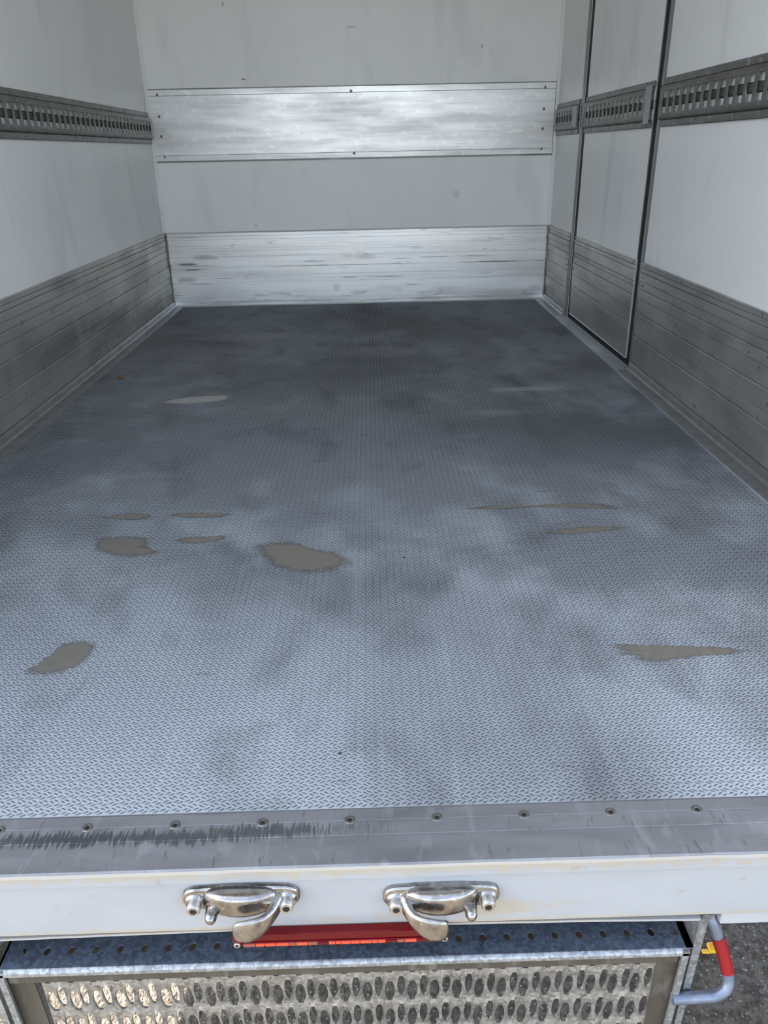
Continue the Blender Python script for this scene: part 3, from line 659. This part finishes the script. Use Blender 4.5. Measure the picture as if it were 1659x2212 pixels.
# grating with pressed lens-shaped holes
GP, GR = 0.02965, 0.0570
cells = []
na = 22
def lens(kind, t):
    """outline of one hole, t in 0..1 counter-clockwise from +x; returns (x, z) in unit half sizes"""
    a = 2 * math.pi * t; c, s = math.cos(a), math.sin(a)
    if kind == 'a':   # blunt top, narrowing to a rounded point below
        w = (1 - 0.45 * max(0, s) ** 3) if s > 0 else (1 - 0.15 * s * s)
        return c * w + (0), max(-1, min(0.92, s * 1.12))
    w = (1 - 0.35 * max(0, -s) ** 3) if s < 0 else 1 - 0.2 * s * s
    return c * w, max(-0.93, min(1, s * 1.12))
gx0, gx1 = SX0 + 0.040, SX1 - 0.036
c0 = 0.9235
for col in range(-24, 40):
    x_ = c0 + col * GP / 2
    if x_ < gx0 + 0.006 or x_ > gx1 - 0.006: continue
    kind = 'a' if col % 2 == 0 else 'b'
    for row in range(-1, 6):
        zc = (-0.238 if kind == 'a' else -0.255) - row * GR
        hw, hh = (0.0053, 0.0205) if kind == 'a' else (0.0067, 0.0205)
        e = -0.0024 if kind == 'a' else 0.0012
        ang = []
        for k in range(na):
            ang.append(lens(kind, (k + 0.5) / na))
        o_, m1, m2, h_ = [], [], [], []
        for lx, lz in ang:
            a = math.atan2(lz * hh / (GR / 2), lx * hw / (GP / 4))
            rx, rz = ray_rect(a, 1, 1)
            o_.append((x_ + rx * GP / 4, 0.0125, zc + rz * GR / 2))
            k1 = 0.55
            hx, hz = lx * hw, lz * hh
            ex, ez = rx * GP / 4, rz * GR / 2
            m1.append((x_ + hx + (ex - hx) * 0.55, 0.0125 + e * 0.35, zc + hz + (ez - hz) * 0.30))
            h_.append((x_ + hx, 0.0125 + e, zc + hz))
        # make sure the outer ring reaches the four cell corners
        for sxn in (-1, 1):
            for szn in (-1, 1):
                cxn, czn = x_ + sxn * GP / 4, zc + szn * GR / 2
                kbest = min(range(na), key=lambda q: (o_[q][0] - cxn) ** 2 + (o_[q][2] - czn) ** 2)
                o_[kbest] = (cxn, 0.0125, czn)
        cells.append(tuple([(p_[0], p_[1], min(p_[2], -0.1865)) for p_ in rg] for rg in (o_, m1, h_)))
tiled_plate(cells, None, Vector((0, 0.0028, 0)), 'grating', GRATEM, step)
# handle on the right side of the step
hp = [(1.462, 0.004, -0.2745), (1.492, 0.004, -0.2735), (1.516, 0.004, -0.2725), (1.5255, 0.0045, -0.269), (1.533, 0.006, -0.262), (1.536, 0.009, -0.255), (1.5365, 0.0125, -0.247), (1.5335, 0.017, -0.234), (1.525, 0.023, -0.205), (1.5185, 0.028, -0.187), (1.514, 0.030, -0.174), (1.507, 0.034, -0.162), (1.5045, 0.041, -0.155), (1.5035, 0.050, -0.151)]
handle = tube('handle', hp, 0.0078, GREYTUBE, step, n=18)
tag(handle, 'bent blue-grey tube handle')
t_ = tube('grip_sleeve', [(1.5350, 0.0155, -0.239), (1.525, 0.023, -0.205), (1.5185, 0.028, -0.187)], 0.0086, REDSLEEVE, handle, n=18)
tag(t_, 'red plastic sleeve')
# fixed brackets either side of the step
for k, (x0, x1, s) in enumerate(((1.4790, 1.4900, -1), (0.5640, 0.5750, 1))):
    V = []
    xo = x1 if s < 0 else x0; xi = x0 if s < 0 else x1
    wtop = 0.010
    for z, w_, y_ in ((-0.1125, 0.004, 0.004), (-0.135, 0.0, 0.010), (-0.62, -0.004, 0.020)):
        V += [(xo - s * w_, y_, z), (xi, y_, z), (xi, 0.10, z), (xo - s * w_, 0.10, z)]
    F = [(4 * q + i, 4 * q + (i + 1) % 4, 4 * q + 4 + (i + 1) % 4, 4 * q + 4 + i) for q in range(2) for i in range(4)] + [(0, 1, 2, 3), (11, 10, 9, 8)]
    tag(obj('step_bracket', V, F, GALVL), ['galvanised fixed bracket between the step and its red handle', 'galvanised fixed bracket at the left end of the step'][k], 'bracket', 'fixed brackets beside the folding step')

# ------------------------------------------------------------------ stains, crumbs and litter
STAINS = [
 ([(0.838, 0.808), (0.873, 0.823), (0.913, 0.821), (0.942, 0.796), (0.989, 0.775), (1.018, 0.739), (1.01, 0.72), (0.968, 0.703), (0.922, 0.706), (0.883, 0.727), (0.86, 0.762)], 'large grey-brown smooth stain nearest the middle of the tread floor'),
 ([(0.485, 0.834), (0.485, 0.865), (0.513, 0.872), (0.565, 0.869), (0.586, 0.85), (0.591, 0.822), (0.616, 0.806), (0.605, 0.79), (0.557, 0.788), (0.508, 0.806)], 'rounded dark grey-brown stain with a notch, left of the largest stain'),
 ([(0.654, 0.855), (0.677, 0.863), (0.717, 0.865), (0.747, 0.867), (0.753, 0.854), (0.731, 0.842), (0.693, 0.835), (0.666, 0.843)], 'small oval stain between the rounded stain and the largest stain'),
 ([(0.447, 0.98), (0.484, 0.99), (0.509, 0.996), (0.543, 0.989), (0.562, 0.978), (0.539, 0.964), (0.501, 0.967)], 'thin flat stain directly behind the rounded notched stain'),
 ([(0.61, 0.98), (0.64, 0.991), (0.694, 0.987), (0.739, 0.98), (0.72, 0.966), (0.656, 0.965)], 'thin pale brown stain behind the small oval stain'),
 ([(0.51, 0.397), (0.525, 0.416), (0.535, 0.442), (0.542, 0.464), (0.563, 0.473), (0.589, 0.466), (0.596, 0.452), (0.594, 0.429), (0.583, 0.404), (0.558, 0.39), (0.524, 0.389)], 'slanted comma-shaped stain at the left near the sill'),
 ([(1.487, 0.422), (1.532, 0.416), (1.593, 0.413), (1.652, 0.405), (1.676, 0.396), (1.655, 0.386), (1.597, 0.384), (1.549, 0.376), (1.513, 0.38), (1.492, 0.399)], 'long tapering stain at the right near the sill'),
 ([(1.458, 0.844), (1.507, 0.859), (1.569, 0.865), (1.621, 0.859), (1.584, 0.843), (1.511, 0.834), (1.471, 0.837)], 'short slim stain on the right half, in front of the longest thin one'),
 ([(1.317, 0.98), (1.375, 0.989), (1.45, 0.985), (1.505, 0.989), (1.581, 0.987), (1.63, 0.968), (1.615, 0.954), (1.543, 0.966), (1.469, 0.973), (1.383, 0.973), (1.329, 0.971)], 'longest thin brown stain across the right half of the floor'),
 ([(0.368, 1.897), (0.409, 1.926), (0.483, 1.953), (0.562, 1.958), (0.593, 1.933), (0.573, 1.891), (0.484, 1.866), (0.414, 1.867)], 'pale dusty patch far back on the left half of the floor'),
]
for i, (pl, lab) in enumerate(STAINS):
    c = Vector((sum(p[0] for p in pl) / len(pl), sum(p[1] for p in pl) / len(pl), 0))
    dense = []
    for k in range(len(pl)):        # Catmull-Rom round the outline
        p0, p1, p2, p3 = [Vector((*pl[(k + q) % len(pl)], 0)) for q in (-1, 0, 1, 2)]
        for t in (0, 0.25, 0.5, 0.75):
            dense.append(0.5 * ((2 * p1) + (p2 - p0) * t + (2 * p0 - 5 * p1 + 4 * p2 - p3) * t * t + (3 * p1 - p0 - 3 * p2 + p3) * t ** 3))
    dense = [p + Vector((random.uniform(-1, 1) * 0.002, random.uniform(-1, 1) * 0.0015, 0)) for p in dense]
    n = len(dense); V = []; F = []
    prof = [(1.42, 0.00004), (1.22, 0.00035), (1.03, 0.00080), (0.82, 0.00103), (0.4, 0.00110)]
    for sc, z in prof: V += [tuple(c + (p - c) * sc + Vector((0, 0, z))) for p in dense]
    V.append((c.x, c.y, 0.0012))
    for s in range(len(prof) - 1):
        for k in range(n): F.append((s * n + k, s * n + (k + 1) % n, (s + 1) * n + (k + 1) % n, (s + 1) * n + k))
    b_ = (len(prof) - 1) * n
    for k in range(n): F.append((b_ + k, b_ + (k + 1) % n, len(V) - 1))
    vv = [(v[0] - c.x, v[1] - c.y, v[2]) for v in V]
    o = obj('floor_stain', vv, F, STAINP if i == 9 else STAIN, None, loc=(c.x, c.y, 0), sm=80)
    fa = o.data.attributes.new('film', 'FLOAT', 'POINT')
    fa.data.foreach_set('value', [f_ for f_ in (0.0, 0.18, 0.50, 0.92, 1.2) for _ in range(n)] + [1.2])
    tag(o, lab, 'stain', 'dried stains on the tread floor')

# curled brown leaf
V = []; F = []; nu, nv = 9, 7
for i in range(nu):
    u = -1 + 2 * i / (nu - 1); wid = 0.015 * math.sqrt(max(0.02, 1 - u * u)) * (1 + 0.15 * math.sin(5 * u))
    for j in range(nv):
        v = -1 + 2 * j / (nv - 1)
        V.append((0.012 * u, wid * 0.6 * v, 0.0035 + 0.009 * (1 - u * u) * (1 - 0.5 * v * v) + 0.001 * math.sin(7 * u + 3 * v)))
for i in range(nu - 1):
    for j in range(nv - 1): F.append((i * nv + j, i * nv + j + 1, (i + 1) * nv + j + 1, (i + 1) * nv + j))
lf = empty('dry_leaf', (0.137, 2.212, 0.0), 'small curled brown leaf on the floor by left wall', 'leaf')
o = obj('leaf_blade', V, F, LEAF, lf, loc=(0.137, 2.212, -0.0015), sm=80)
md = o.modifiers.new('solid', 'SOLIDIFY'); md.thickness = 0.0008
tube('leaf_stalk', [(0.148, 2.212, 0.0030), (0.153, 2.211, 0.0022), (0.158, 2.208, 0.0016)], 0.0008, LEAF, lf, n=6)
def crumb(x, y, r, label):
    bm = bmesh.new(); bmesh.ops.create_icosphere(bm, subdivisions=2, radius=r)
    for v in bm.verts: v.co = Vector((v.co.x * 1.7, v.co.y * 0.9, v.co.z * 0.7)) * random.uniform(0.75, 1.2)
    me = bpy.data.meshes.new('grit_crumb'); bm.to_mesh(me); bm.free(); me.materials.append(CRUMB)
    o = bpy.data.objects.new('grit_crumb', me); COL.objects.link(o); o.location = (x, y, r * 0.55)
    tag(o, label, 'crumb', 'dark crumbs on the floor')
crumb(1.026, 0.184, 0.0015, 'tiny black crumb on the tread floor close to the sill')
crumb(1.139, 0.746, 0.0015, 'tiny black crumb to the right of the largest stain')
# yellow plastic bit on the asphalt
yl = empty('plastic_clip', (1.785, 0.432, -0.80), 'small yellow plastic clip lying on the dark asphalt', 'litter')
box('clip_body', 1.768, 1.790, 0.424, 0.446, -0.800, -0.790, YELLOW, yl, 0.003, 2)
box('clip_tongue', 1.752, 1.769, 0.424, 0.433, -0.799, -0.793, YELLOW, yl, 0.002, 2)
loft('clip_button', [((1.781, 0.436, -0.791), (1, 0, 0), (0, 1, 0), 0.0065, 0.0065), ((1.781, 0.436, -0.788), (1, 0, 0), (0, 1, 0), 0.0055, 0.0055)], YELLOWD, yl, n=16)
